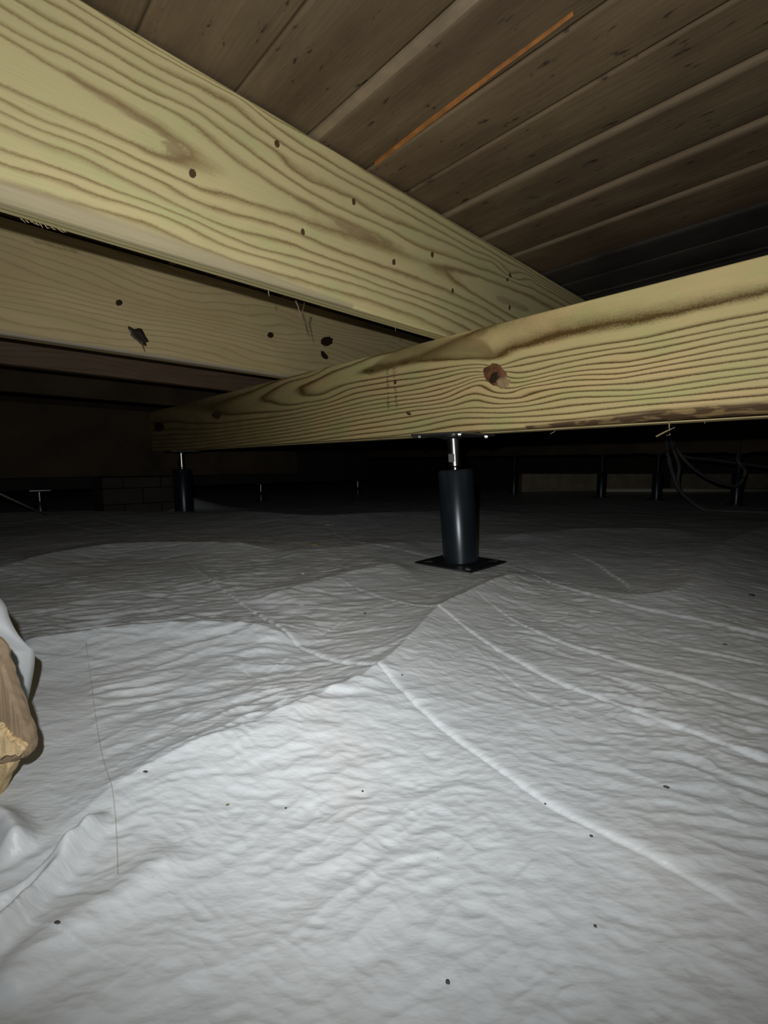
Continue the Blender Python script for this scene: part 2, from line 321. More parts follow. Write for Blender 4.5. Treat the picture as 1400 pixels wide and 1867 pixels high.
def height(X, Y, fine=True):
    X = np.asarray(X, float); Y = np.asarray(Y, float)
    z = 0.006*perlin(X*1.3+4.1, Y*1.3, 9)*sm(np.hypot(X, Y), 0.4, 1.2)
    for i_, (L, h, n_, f_) in enumerate(RL):
        d, pos = dist_line(X, Y, L)
        if i_ < 2:                                          # away from the crest use a soft distance, so a bend leaves no crease
            W = np.full_like(X, 1e-30); S_ = np.zeros_like(X); T_ = np.zeros_like(X); cu = np.concatenate([[0], np.cumsum(np.linalg.norm(np.diff(L, axis=0), axis=1))]); cu /= cu[-1]
            for q, c_ in zip(L[::2], cu[::2]):
                D = np.hypot(X-q[0], Y-q[1]); e_ = np.exp(-D/0.022); W += e_; S_ += e_*D; T_ += e_*c_
            soft = S_/np.maximum(W, 1e-30) - 0.018; k_ = sm(np.abs(d), 0.008, 0.06)
            pos = np.where((np.abs(d) < 0.3) & (pos > 0) & (pos < 1), pos*(1-k_)+T_/W*k_, pos)
            d = np.where(np.abs(d) < 0.3, np.sign(d)*(np.abs(d)*(1-k_)+np.abs(soft)*k_), d)
        env = sm(pos, 0.0, 0.16)*sm(pos, 1.0, 0.84)
        env = np.where((pos <= 0) | (pos >= 1), 0, env)
        near = np.clip(1-np.abs(d)/(n_*1.35), 0, 1)**1.8 ; far = np.exp(-np.abs(d)/f_)
        z = z + 1.5*h*env*(np.where(d > 0, near, far))
    for L, h, w_ in CL:
        d, pos = dist_line(X, Y, L); env = np.clip(sm(pos, 0, 0.06)*sm(pos, 1.0, 0.94), 0, 1); env = np.where((pos <= 0) | (pos >= 1), 0, env)
        w2 = 0.62*w_*(0.45+0.55*sm(pos, 0.2, 0.8))
        e = -d/w2                                           # positive on the far side
        h = 0.95*h
        z = z + h*env*(0.5+0.5*sm(pos, 0, .6))*np.where(e > 0, (1-np.exp(-e*2.0))*np.exp(-e*0.25), 0)*1.0 - 0.30*h*env*np.exp(-np.abs(e)*2.6)*(0.4+0.6*sm(pos, 0, .6))
    for L, h, w_ in FL:
        d, pos = dist_line(X, Y, L); env = sm(pos, 0, 0.1)*sm(pos, 1.0, 0.8)
        z = z + 1.5*h*np.where(pos <= 0, 0, env)*np.exp(-(d/w_)**2)
    # far ground: drops behind the last ridge, mound of liner, rise on the right
    z = z - 0.035*sm(Y, 2.1, 2.6)*sm(X, 1.0, -0.2)
    m0 = at_depth(310, 905, 2.9)
    z = z + 0.10*np.exp(-((X-m0[0])/0.28)**2-((Y-m0[1])/0.12)**2)
    z = z + 0.03*sm(X, 0.6, 2.0)*sm(Y, 2.0, 3.8)
    z = z + 0.0018*perlin(X*8, Y*8, 77)+0.0010*perlin(X*19, Y*19, 78)
    if fine:
        d, pos = dist_line(X, Y, SEAM)                     # the doubled sheet left of the seam lies smoother
        smooth = 1-0.75*sm(d, -0.002, 0.008)*sm(d, 0.5, 0.35)*sm(pos, 0, 0.1)*sm(pos, 1, 0.75)
        z = z + ripples(X, Y)*np.clip(1.2-np.hypot(X, Y)*0.45, 0.22, 1)*smooth
    return z
def hz(x, y): return float(height(np.array([x]), np.array([y]))[0])
def on_floor(px, py):
    z = 0.0
    for _ in range(6):
        P = at_z(px, py, z); z = 0.5*z+0.5*hz(P[0], P[1])
    P = at_z(px, py, z); return Vector((P[0], P[1], hz(P[0], P[1])))

# polar grid, dense in front
nr = 780
rr = np.concatenate([[0.02, 0.06, 0.1], np.exp(np.linspace(math.log(0.13), math.log(3.0), nr)), np.exp(np.linspace(math.log(3.08), math.log(8.5), 50))])
th = np.concatenate([np.linspace(-56, 56, 1120), np.linspace(60, 300, 130)[1:-1]]); th = np.radians(90-th)
TH, RR = np.meshgrid(th, rr); X = RR*np.cos(TH); Y = RR*np.sin(TH)
Z = height(X, Y)
co = np.stack([X, Y, Z], -1).reshape(-1, 3)
nth = len(th); I = np.arange(len(rr)-1)[:, None]*nth; J = np.arange(nth)[None, :]; J2 = (J+1) % nth
quads = np.stack([I+J, I+J2, I+nth+J2, I+nth+J], -1).reshape(-1, 4)[:, ::-1]
quads = quads[:, ::-1] if False else quads
floor = from_np('floor', co, quads, M['liner'], smooth=True)
floor['kind'] = 'structure'
# winding check: normals up
if floor.data.polygons[5000].normal.z < 0: floor.data.flip_normals()

# stitched seam of the overlapping sheet at lower left
sp = pxline([(158, 1188), (166, 1240), (172, 1290), (180, 1345), (187, 1385), (196, 1422), (206, 1462), (211, 1500), (214, 1550), (216, 1612)], 10)
bm = bmesh.new()
tube_bm(bm, [(p[0], p[1], hz(p[0], p[1])-0.00005) for p in sp], 0.00035, 6)
so = bm_obj('seam_thread', bm, plain('brown_seam_thread', (0.44, 0.42, 0.37), 0.8), floor, True); so['label'] = 'thin brown stitched seam line'

# ------------------------------------------------------------------ walls, ceiling
def slab(name, a0, a1, b0, b1, z0, z1, m, parent=None, bev=0.0):
    bm = bmesh.new(); box_bm(bm, a0, a1, b0, b1, z0, z1, bev)
    for v in bm.verts:
        p = ab(v.co.x, v.co.y); v.co.x, v.co.y = p[0], p[1]
    bmesh.ops.recalc_face_normals(bm, faces=bm.faces)
    return bm_obj(name, bm, m, parent)
ZC = H+0.600; A0, A1, B0, B1 = -1.6, 5.6, -3.0, 5.6
for nm, args in (('wall_back', (A0-.2, A0, B0, B1)), ('wall_front', (A1, A1+.2, B0, B1)), ('wall_right', (A0-.2, A1+.2, B0-.2, B0)), ('wall_left', (A0-.2, A1+.2, B1, B1+.2))):
    slab(nm, *args, -0.1, ZC+0.04, M['concrete'])['kind'] = 'structure'
ceil = slab('ceiling', A0, A1, B0, B1, ZC+0.028, ZC+0.05, M['dark']); ceil['kind'] = 'structure'
edges = [0.236, 0.383, 0.5235, 0.543, 0.666, 0.781, 0.907, 1.070, 1.221, 1.403, 1.545]
lo = [0.236-0.14*k for k in range(13, 0, -1)]; hi = [1.545+0.14*k for k in range(1, 29)]
edges = [e for e in lo+edges+hi if A0 <= e <= A1]
LIP = {0.907: 0.0055, 1.070: 0.006, 1.221: 0.0045, 0.781: 0.003, 1.403: 0.005, 0.666: 0.003, 0.383: 0.002}
def plank(a0, a1, lip, tilt, idx):
    """one board: near edge proud by lip with a rounded arris"""
    prof = []                                             # (a, z below ZC, wane)
    g = 0.0008
    rs = 0.006 if lip > 0.004 else 0.0025
    prof += [(a0+g, 0.02, 0), (a0+g, -lip+rs, 0.2), (a0+g+rs*0.4, -lip+rs*0.35, 1.0 if lip > .004 else 0.25), (a0+g+rs*1.3, -lip, 0.9 if lip > .004 else 0.1), (a0+g+rs*2.6, -lip-0.0003, 0.0)]
    prof += [(a0+(a1-a0)*0.5, -lip*0.5, 0), (a1-0.006, -tilt, 0.0), (a1-g, 0.001, 0.0), (a1-g, 0.02, 0)]
    ns = 40; bs = np.linspace(B0, B1, ns); co = []; wn = []; uv = []
    for b in bs:
        wv = 0.0018*math.sin(b*3.1+idx)+0.001*math.sin(b*11+idx*2)
        for (a, z, w_) in prof:
            p = ab(a + (wv if 0.01 < (a-a0) < (a1-a0-0.01) else wv*0.2), b); co.append((p[0], p[1], ZC+z+ (0.0006*math.sin(b*5+idx) if z < 0.01 else 0))); wn.append(w_); uv.append((b, a))
    k = len(prof); q = [(i*k+j, i*k+(j+1) % k, (i+1)*k+(j+1) % k, (i+1)*k+j) for i in range(ns-1) for j in range(k)]
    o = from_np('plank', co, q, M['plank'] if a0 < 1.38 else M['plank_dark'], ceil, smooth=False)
    me = o.data; at = me.attributes.new('wane', 'FLOAT', 'POINT'); at.data.foreach_set('value', np.array(wn, dtype=np.float32))
    ul = me.uv_layers.new(name='UVMap'); vi = np.zeros(len(me.loops), dtype=np.int32); me.loops.foreach_get('vertex_index', vi); ul.data.foreach_set('uv', np.array(uv, dtype=np.float32)[vi].ravel())
    bm = bmesh.new(); bm.from_mesh(me); bmesh.ops.recalc_face_normals(bm, faces=bm.faces); bm.to_mesh(me); bm.free()
    return o
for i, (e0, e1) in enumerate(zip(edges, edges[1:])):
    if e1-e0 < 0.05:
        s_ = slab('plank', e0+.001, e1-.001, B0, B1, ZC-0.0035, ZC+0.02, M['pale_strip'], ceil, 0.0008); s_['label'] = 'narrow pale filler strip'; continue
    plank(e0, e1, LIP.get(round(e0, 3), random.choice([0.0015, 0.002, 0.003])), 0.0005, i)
# fresh orange split in the plank joint
bm = bmesh.new(); pts = []
for px, py, w_ in ((684, 300, .004), (720, 272, .006), (760, 241, .007), (800, 211, .0075), (840, 180, .007), (880, 150, .006), (915, 122, .0045), (950, 97, .004), (1000, 60, .003), (1045, 25, .0025)):
    P = at_z(px, py, ZC-0.004); pts.append((P, w_))
vs_ = []
for P, w_ in pts:
    a = P[:2] @ A; b = P[:2] @ B
    row = []
    for da, dz in ((-w_*0.5, 0.004), (-w_*0.35, -0.0005), (w_*0.3, -0.0015), (w_, 0.004)):
        p = ab(a+da, b); row.append(bm.verts.new((p[0], p[1], P[2]+dz+random.uniform(-.0004, .0004))))
    vs_.append(row)
for r0, r1 in zip(vs_, vs_[1:]):
    for k in range(3): bm.faces.new((r0[k], r0[k+1], r1[k+1], r1[k]))
bm.faces.new(vs_[0]); bm.faces.new(vs_[-1][::-1]); bmesh.ops.recalc_face_normals(bm, faces=bm.faces)
o = bm_obj('splinter', bm, M['orange'], ceil); o['label'] = 'bright orange fresh split along a plank edge'

# ------------------------------------------------------------------ beams
class RBF:
    def __init__(s, P, V, sc):
        s.sc = np.array(sc); s.P = np.array(P)*s.sc; n = len(P)
        D = np.linalg.norm(s.P[:, None]-s.P[None], axis=2); K = s.k(D) + np.eye(n)*1e-6
        Q = np.hstack([np.ones((n, 1)), s.P]); Mx = np.block([[K, Q], [Q.T, np.zeros((3, 3))]])
        s.w = np.linalg.lstsq(Mx, np.concatenate([V, np.zeros(3)]), rcond=None)[0]
    def k(s, r): return np.where(r > 1e-9, r*r*np.log(np.maximum(r, 1e-9)), 0)
    def __call__(s, x, y):
        q = np.stack([x.ravel(), y.ravel()], -1)*s.sc; out = np.zeros(len(q))
        for i in range(0, len(q), 20000):
            b = q[i:i+20000]; D = np.linalg.norm(b[:, None]-s.P[None], axis=2)
            out[i:i+20000] = s.k(D) @ s.w[:-3] + s.w[-3] + b @ s.w[-2:]
        return out.reshape(x.shape)
def beam(name, along, across, s0, s1, c0, thick, z0, z1, m, ringf=None, waneh=None, ds=0.012, nt=26, parent=None, wavy=0.0, stain_shadef=None):
    """board standing on edge. along/across: unit 2-vectors; the front face lies at across = c0"""
    ns = max(2, int((s1-s0)/ds)); S = np.linspace(s0, s1, ns); rb = 0.0025
    co = []; ring = []; wane = []; uv = []
    Tt = np.linspace(0, 1, nt); hh = z1-z0
    for s in S:
        wh, wd = waneh(s) if waneh else (0.0, 0.0)        # wane: how far up the face / how far under the edge is missing
        wh = max(wh, rb); wd = max(wd, rb); wv = wavy*math.sin(s*2.3)
        row = []
        n_w = 5                                            # rounded arris at the front bottom
        for k in range(n_w+1):
            t = k/n_w*math.pi/2; row.append((wd*(1-math.sin(t)), wh*(1-math.cos(t)), 1.0 if waneh and wh > 0.006 and k < n_w else (0.35 if waneh and wh > .006 else 0.0)))
        for t in Tt[1:-1]: row.append((0.0, wh+(hh-wh-rb)*t, 0.0))
        row += [(0.0, hh-rb, 0.0), (rb*0.3, hh-rb*0.3, 0.0), (rb, hh, 0.0), (thick-rb, hh, 0.0), (thick, hh-rb, 0.0), (thick, hh*0.5, 0.0), (thick, rb, 0.0), (thick-rb, 0.0, 0.0), (thick*0.5, 0.0, 0.0)]
        per = 0.0; prev = None
        for (d, z, wn_) in row:
            if prev: per += math.hypot(d-prev[0], z-prev[1])
            prev = (d, z); P = along*s + across*(c0+d+wv); co.append((P[0], P[1], z0+z)); wane.append(wn_); uv.append((s, per)); ring.append((s, z0+z, d))
    k = len(row); co = np.array(co); ring = np.array(ring)
    if ringf is None:
        rv = (ring[:, 1]-z0)*55 + perlin(ring[:, 0]*2.2+c0*7, ring[:, 1]*9, 5)*2.2 + perlin(ring[:, 0]*7, ring[:, 1]*22+c0*3, 6)*0.35
    else: rv = ringf(ring[:, 0], ring[:, 1])
    rv = rv + ring[:, 2]*70
    q = [(i*k+j, (i+1)*k+j, (i+1)*k+(j+1) % k, i*k+(j+1) % k) for i in range(ns-1) for j in range(k)]
    me = bpy.data.meshes.new(name)
    caps = [list(range(k)), list(range((ns-1)*k, ns*k))[::-1]]
    me.from_pydata([tuple(c) for c in co], [], q+caps)
    at = me.attributes.new('ring', 'FLOAT', 'POINT'); at.data.foreach_set('value', rv.astype(np.float32))
    at = me.attributes.new('wane', 'FLOAT', 'POINT'); at.data.foreach_set('value', np.array(wane, dtype=np.float32))
    if stain_shadef: at = me.attributes.new('stain', 'FLOAT', 'POINT'); at.data.foreach_set('value', stain_shadef(ring[:, 0], ring[:, 1]).astype(np.float32))
    ul = me.uv_layers.new(name='UVMap'); vi = np.zeros(len(me.loops), dtype=np.int32); me.loops.foreach_get('vertex_index', vi); ul.data.foreach_set('uv', np.array(uv, dtype=np.float32)[vi].ravel())
    bm = bmesh.new(); bm.from_mesh(me); bmesh.ops.recalc_face_normals(bm, faces=bm.faces); bm.to_mesh(me); bm.free()
    return link_mesh(name, me, m, parent)

ZG = H+0.316                                               # girder top = joist bottom
# --- the nearest joist: growth rings traced over its face
QJ = 0.737
TR1 = [
 (0, [(0,63),(70,105),(150,152),(250,207),(310,247),(345,272),(353,285),(340,293),(290,284),(200,242),(115,205),(60,180),(0,155)]),
 (1, [(0,45),(50,72),(100,94),(171,131),(243,169),(300,197),(350,224),(379,250),(407,273),(441,301),(479,324),(516,347),(579,381),(640,408),(690,430)]),
 (1, [(0,178),(37,200),(86,223),(129,237),(186,260),(243,286),(300,313),(343,334),(371,346),(407,353),(464,373),(521,390),(579,410),(621,424),(690,444)]),
 (1, [(829,491),(871,504),(929,526),(957,537),(994,563)]), (1, [(829,511),(857,531),(900,557),(929,574)]),
 (2, [(0,10),(57,45),(129,86),(157,100),(229,140),(271,164),(329,189),(371,211),(400,234),(421,250),(464,281),(507,313),(550,341),(607,373),(650,393),(693,410),(757,446),(814,466),(871,489),(929,511),(990,540)]),
 (3, [(100,42),(157,69),(200,94),(249,124),(300,151),(343,171),(393,204),(436,232),(500,275),(547,319),(593,340),(641,361),(693,393),(757,418),(830,450),(900,480),(970,512)]),
 (4, [(80,0),(137,31),(171,54),(214,80),(257,106),(314,137),(357,157),(393,176),(436,201),(470,230),(527,270),(579,299),(636,333),(693,361),(786,414),(871,460),(929,497)]),
 (5, [(130,5),(177,34),(229,66),(271,91),(314,114),(357,137),(400,160),(436,179),(487,219),(521,244),(550,264),(593,290),(636,316),(693,347),(786,398),(871,446),(929,480),(1000,530)]),
 (6, [(160,8),(250,68),(340,122),(420,165),(476,201),(521,227),(564,250),(607,273),(664,310),(721,344),(786,383),(871,434),(986,509)]),
 (2, [(0,203),(71,236),(143,260),(200,289),(243,309),(300,334),(343,360),(407,384),(464,399),(521,416),(556,430),(607,453),(664,473),(721,493),(757,506),(814,529),(880,560)]),
 (3, [(0,226),(86,263),(157,289),(214,320),(286,354),(350,387),(407,410),(464,427),(521,441),(579,464),(636,484),(707,510),(750,527),(830,556)]),
 (4, [(0,271),(86,300),(157,326),(214,349),(286,374),(343,397),(421,433),(464,450),(521,464),(579,481),(636,499),(693,521),(750,539),(810,562)]),
 (5, [(0,297),(57,314),(114,329),(171,354),(229,371),(314,400),(386,437),(493,473),(579,499),(664,524),(750,553)]),
 (6, [(0,330),(120,365),(250,402),(386,460),(500,497),(620,532),(750,575)]),
]
P_, V_ = [], []
for v, pts in TR1:
    for p in pts: P_.append(face_b(*p, QJ)); V_.append(v)
rb1 = RBF(P_, np.array(V_, float), (0.22, 1.0))
def ring1(a, z):
    r = rb1(np.clip(a, -0.35, 1.35), z) + np.where(a > 1.35, (a-1.35)*0.5, 0); return -r*1.0
def strokes(f, c, L):
    """resin and heartwood streaks of the board: soft strokes traced on its face, (points, half width in m, strength)"""
    SL = [(spline([f(*p, c) for p in pts], 4), w_, k_) for pts, w_, k_ in L]
    def g(x, y):
        o_ = np.zeros_like(x)
        for P, w_, k_ in SL:
            mk = (x > P[:, 0].min()-.05) & (x < P[:, 0].max()+.05)
            d, pos = dist_line(x[mk], y[mk], P); tp = 0.35+0.65*np.sqrt(np.clip(np.minimum(pos, 1-pos)*6, 0, 1))
            o_[mk] = np.maximum(o_[mk], k_*sm(np.abs(d)/(w_*tp), 1.25, 0.55))
        return o_
    return g
stain1 = strokes(face_b, QJ, [
    ([(120, 132), (170, 165), (230, 203), (280, 232), (315, 258), (338, 280)], 0.0055, 0.75),
    ([(300, 262), (325, 278), (345, 286)], 0.009, 0.7), ([(250, 268), (300, 288), (340, 290)], 0.004, 0.5),
    ([(612, 404), (640, 416), (665, 430), (692, 441)], 0.010, 0.8), ([(540, 360), (575, 378), (612, 402)], 0.004, 0.6),
    ([(780, 482), (800, 487), (825, 491), (868, 504)], 0.006, 0.7),
    ([(906, 543), (925, 550), (945, 558), (963, 565)], 0.010, 0.6), ([(700, 447), (740, 465), (790, 484)], 0.004, 0.35)])
def wane1(s):                                              # weathered wane along the near end of the bottom arris
    f = float(sm(np.array([s]), 0.75, 0.1)[0]); return 0.004+0.020*f, 0.004+0.010*f
floor_joist = beam('floor_joist', A, B, A0, A1, QJ, 0.038, ZG, ZC-0.007, M['joist'], ring1, wane1, ds=0.006, nt=60, stain_shadef=stain1)
tag(floor_joist, 'thick new pine joist nearest the camera, broad looping grain, upper left', 'joist', 'floor joists')
def knot(px, py, rx, ry, rot, plane, c, m, parent, h=0.0006, name='knot', rag=0.12):
    """small knot lying on a face; its outline is given by its size on that face"""
    f = face_b if plane == 'b' else face_a
    K = 18; bm = bmesh.new(); cs, sn = math.cos(rot), math.sin(rot)
    def pt(u, v, d):
        s, z = f(px+u*cs-v*sn, py+u*sn+v*cs, c)
        P = (A*s + B*(c-d)) if plane == 'b' else (B*s + A*(c-d)); return (P[0], P[1], z)
    rs = [random.uniform(1-rag, 1+rag) for _ in range(K)]
    rings = []
    for fr_, hh in ((1.0, -0.0004), (0.85, h*0.7), (0.5, h), (0.2, h*0.6)):
        rings.append([bm.verts.new(pt(rx*fr_*rs[k]*math.cos(k*2*math.pi/K), ry*fr_*rs[k]*math.sin(k*2*math.pi/K), hh)) for k in range(K)])
    for a_, b_ in zip(rings, rings[1:]):
        for k in range(K): bm.faces.new((a_[k], a_[(k+1) % K], b_[(k+1) % K], b_[k]))
    bm.faces.new(rings[-1]); bmesh.ops.recalc_face_normals(bm, faces=bm.faces)
    return bm_obj(name, bm, m, parent, True)
for px, py, rx, ry, r in ((505, 262, 5, 8, -.3), (351, 316, 7, 10, -.4), (645, 368, 3.5, 7, -.1), (552, 423, 4, 7, -.2), (718, 478, 3.5, 6, 0), (788, 464, 3, 6, 0), (825, 530, 2.2, 5, 0), (930, 502, 2.2, 5, -.3), (925, 510, 2, 4, 0), (929, 561, 2, 5, 0)):
    knot(px, py, rx, ry, r, 'b', QJ, M['knot_dark'], floor_joist)
def wood_patch(px, py, rx, ry, rot, plane, c, col, parent, label):
    o = knot(px, py, rx, ry, rot, plane, c, plain('patch_'+label.replace(' ', '_'), col, 0.7, noise=0.12, scale=60), parent, h=0.00015, name='grain_patch', rag=0.18); o['label'] = label
# splinters along its bottom arris
def sliver(pts, r, m, parent, name='splinter'):
    bm = bmesh.new(); tube_bm(bm, pts, [r]+[r*0.8]*(len(pts)-2)+[r*0.25], 5); return bm_obj(name, bm, m, parent, True)
def jb(px, py, c=QJ): s, z = face_b(px, py, c); P = A*s+B*(c+0.002); return (P[0], P[1], z)
sliver([jb(540, 548), jb(545, 560), jb(548, 575), jb(553, 590)], 0.0016, M['splinter_brown'], floor_joist)
sliver([jb(556, 552), jb(553, 565), jb(556, 580), jb(561, 600)], 0.0014, M['knot_dark'], floor_joist)
sliver([jb(722, 585), jb(722, 594), jb(722, 604)], 0.0008, M['splinter'], floor_joist)
sliver([jb(490, 530), jb(492, 540)], 0.0010, M['splinter'], floor_joist)
for k in range(9):
    x = 35+k*10+random.uniform(-3, 3); y = 393+0.26*(x-20)
    sliver([jb(x, y), jb(x+random.uniform(3, 8), y+random.uniform(1, 6)), jb(x+random.uniform(6, 14), y+random.uniform(4, 9))], 0.0007, M['splinter'], floor_joist)

# --- further joists
joist2 = beam('floor_joist', A, B, A0, A1, 1.475, 0.038, ZG, ZC-0.007, M['joist2'], None, lambda s: (0.007, 0.006), ds=0.012, nt=30)
tag(joist2, 'second pine joist with black knots, seen below the nearest joist', 'joist', 'floor joists')
for px, py, rx, ry, r, m_ in ((217, 552, 7, 6, 0, 'knot_black'), (493, 611, 6, 6, 0, 'knot_black'), (596, 622, 12, 9, -.1, 'knot_black'), (591, 648, 10, 5, .9, 'knot_black')):
    knot(px, py, rx, ry, r, 'b', 1.475, M[m_], joist2, 0.0008)
knot(253, 612, 22, 11, 0.75, 'b', 1.475, M['knot_black'], joist2, 0.002, rag=0.25)
sliver([jb(258, 622, 1.468), jb(262, 633, 1.468), jb(265, 642, 1.468)], 0.003, M['splinter_brown'], joist2)
j3 = beam('floor_joist', A, B, A0, A1, 1.90, 0.040, ZG+0.001, ZC-0.007, M['old'], None, None, ds=0.03, nt=10)
tag(j3, 'old dark brown joist just behind the second pine joist, notched below', 'joist', 'floor joists')
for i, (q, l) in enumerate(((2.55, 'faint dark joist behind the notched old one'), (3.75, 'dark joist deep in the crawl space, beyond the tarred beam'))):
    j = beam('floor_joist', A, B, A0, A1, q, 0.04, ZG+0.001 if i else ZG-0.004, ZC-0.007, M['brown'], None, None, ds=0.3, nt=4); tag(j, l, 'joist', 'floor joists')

# --- girder: two plies
AG = 0.920
TRG = [
 (0, [(1400,531),(1286,557),(1200,577),(1114,591),(1057,603),(1000,617),(969,627),(920,641),(889,654),(840,655),(780,657),(730,662),(700,671),(672,679)]),
 (1, [(1400,569),(1257,597),(1171,617),(1086,630),(1000,646),(950,655),(893,668),(840,667),(780,676),(720,685),(650,697),(589,718),(549,713),(551,705),(623,672),(680,650),(720,640)]),
 (2, [(1400,583),(1280,607),(1200,623),(1114,637),(1000,656),(940,668)]), (2, [(883,671),(840,674),(783,686),(720,694),(640,709),(594,728),(537,738),(494,733),(479,724),(490,716),(531,695),(594,671),(640,655)]),
 (3, [(1400,596),(1314,611),(1229,629),(1114,646),(1000,669),(940,680)]), (3, [(883,679),(840,681),(783,694),(720,706),(640,720),(560,742),(480,752),(423,756),(395,750),(398,735),(466,711),(531,687),(580,672)]),
 (4, [(1400,609),(1257,637),(1143,660),(1000,679),(940,690)]), (4, [(880,683),(840,691),(783,706),(726,716),(640,730),(560,750),(480,763),(400,772),(350,772)]),
 (5, [(1400,623),(1286,643),(1143,669),(1000,686),(940,698)]), (5, [(883,687),(840,699),(797,711),(726,723),(640,739),(560,758),(480,771),(400,781)]),
 (6, [(1400,637),(1286,654),(1143,680),(1000,694),(945,706)]), (6, [(874,694),(811,717),(726,731),(640,746),(560,765),(480,778),(400,788)]),
 (7, [(1400,651),(1171,683),(1040,694),(954,708),(926,717),(897,714),(883,706),(869,703),(811,726),(726,739),(640,753),(560,771),(480,784),(400,795)]),
 (8, [(1400,666),(1171,697),(1040,706),(983,714),(949,725),(911,726),(869,718),(811,734),(726,746),(640,760),(560,777),(480,790),(400,801)]),
 (9, [(1400,679),(1171,710),(1040,715),(949,734),(911,737),(869,730),(826,740),(754,749),(640,769),(560,784),(480,796)]),
 (10,[(1400,689),(1171,720),(1040,726),(926,743),(840,746),(754,759),(640,777),(560,791),(480,803)]),
 (11,[(1400,706),(1171,728),(1040,740),(926,753),(840,753),(754,769),(640,786),(560,799),(480,809)]),
 (12,[(1400,720),(1171,739),(1040,754),(926,761),(840,763),(754,780),(640,794),(560,806)]),
 (13,[(1400,738),(1171,752),(1040,765),(926,772),(840,776),(754,790)]),
]
P_, V_ = [], []
for v, pts in TRG:
    for p in pts: P_.append(face_a(*p, AG)); V_.append(v)
rbg = RBF(P_, np.array(V_, float), (0.25, 1.0))
def ringg(b, z):
    r = rbg(np.clip(b, -0.15, 2.6), z) + np.where(b > 2.6, (b-2.6)*0.8, 0) + np.where(b < -0.15, (b+.15)*1.5, 0)
    return r
_sg = strokes(face_a, AG, [
    ([(672, 679), (700, 664), (735, 646), (780, 634), (830, 628), (872, 632), (895, 648)], 0.022, 0.75),
    ([(730, 655), (790, 648), (850, 645), (893, 655)], 0.012, 0.6),
    ([(865, 612), (880, 604), (886, 598)], 0.010, 0.5),
    ([(920, 641), (969, 627), (1057, 603), (1150, 586), (1250, 566), (1400, 531)], 0.006, 0.15)])
def stain_shadeg(b, z): return np.maximum(_sg(b, z), 0.8*sm(b, 0.85, 2.3))  # streaks, plus lamp falloff painted as darkening over the olive far left end
def waneg(s):
    f = float(sm(np.array([s]), 0.62, 0.12)[0]); n = 0.0015*math.sin(s*31)+0.001*math.sin(s*77)
    return 0.004+(0.017+n)*f, 0.004+(0.030+2*n)*f
girder = beam('girder', B, A, B0+.05, 3.9, AG, 0.037, ZG-0.238, ZG, M['girder'], ringg, waneg, ds=0.006, nt=60, stain_shadef=stain_shadeg)
tag(girder, 'long pine girder with dense dark grain and big red knot, resting on steel jacks', 'beam')
ply = beam('rear_ply', B, A, B0+.05, 3.9, AG+0.038, 0.037, ZG-0.240, ZG, M['joist2'], None, None, ds=0.05, nt=8, parent=girder)
# the big knot, with its loose tan flake
knot_red = plain('reddish_brown_knot', (0.20, 0.085, 0.04), 0.5, noise=0.6, scale=70, bump=0.002)
o = knot(902, 683, 22, 19, 0.35, 'a', AG, knot_red, girder, 0.0035, rag=0.10); o['label'] = 'large reddish brown knot'
o = knot(901, 688, 9, 11, 0.4, 'a', AG-0.0032, M['knot_black'], girder, 0.0012, name='knot_core', rag=0.25); o['label'] = 'black resin core of the large knot'
o = knot(917, 698, 13, 11, 0.2, 'a', AG-0.001, plain('tan_knot_flake', (0.42, 0.28, 0.14), 0.7, noise=0.3, scale=80), girder, 0.0034, name='knot_flake', rag=0.2); o['label'] = 'tan flake on the large knot'
knot(745, 754, 5, 3, 0.3, 'a', AG, M['knot_dark'], girder, 0.0004); knot(290, 778, 10, 9, 0, 'a', AG, M['knot_black'], girder, 0.001)
knot(395, 757, 9, 7, 0, 'a', AG, M['knot_dark'], girder, 0.001); knot(677, 676, 5, 3, 0, 'a', AG, M['knot_dark'], girder, 0.0003)
# ink stamp, two columns reading downwards
for txt, x0, y0, x1, y1 in (('CLS \u25a0 SG 8GD', 716, 672, 721, 742), ('SU NNEL 4 SU8A', 704, 672, 706, 746)):
    p0 = np.array(face_a(x0, y0, AG)); p1 = np.array(face_a(x1, y1, AG)); ln = np.linalg.norm(p1-p0)
    cu = bpy.data.curves.new('grade_stamp', 'FONT'); cu.body = txt; cu.size = 0.014; cu.extrude = 0.0
    to = bpy.data.objects.new('tmp', cu); C.objects.link(to); bpy.context.view_layer.update()
    me = bpy.data.meshes.new_from_object(to.evaluated_get(bpy.context.evaluated_depsgraph_get())); bpy.data.objects.remove(to)
    xs = [v.co.x for v in me.vertices]; k_ = ln/(max(xs)-min(xs)); d = (p1-p0)/ln; up = np.array([-d[1], d[0]])
    if up[0] > 0: up = -up                                 # letters' tops point to the right of the picture (towards -b)
    for v in me.vertices:
        q = p0 + d*(v.co.x-min(xs))*k_ + up*v.co.y; P = B*q[0] + A*(AG-0.00025); v.co = (P[0], P[1], q[1])
    o = link_mesh('grade_stamp', me, M['stamp'], girder); o['label'] = 'faded black ink grade stamp'
# splinters hanging from its underside
def ga(px, py, c=AG+0.03): s, z = face_a(px, py, c); P = B*s+A*c; return (P[0], P[1], z)
sliver([ga(1196, 796), ga(1213, 787), ga(1231, 779)], 0.0016, M['splinter'], girder)
sliver([ga(1220, 766), ga(1220, 780), ga(1221, 793), ga(1214, 794)], 0.0013, M['splinter'], girder)
sliver([ga(1003, 791), ga(1009, 788), ga(1014, 784)], 0.0008, M['splinter'], girder)
sliver([ga(1284, 766), ga(1285, 773)], 0.0008, M['splinter'], girder)

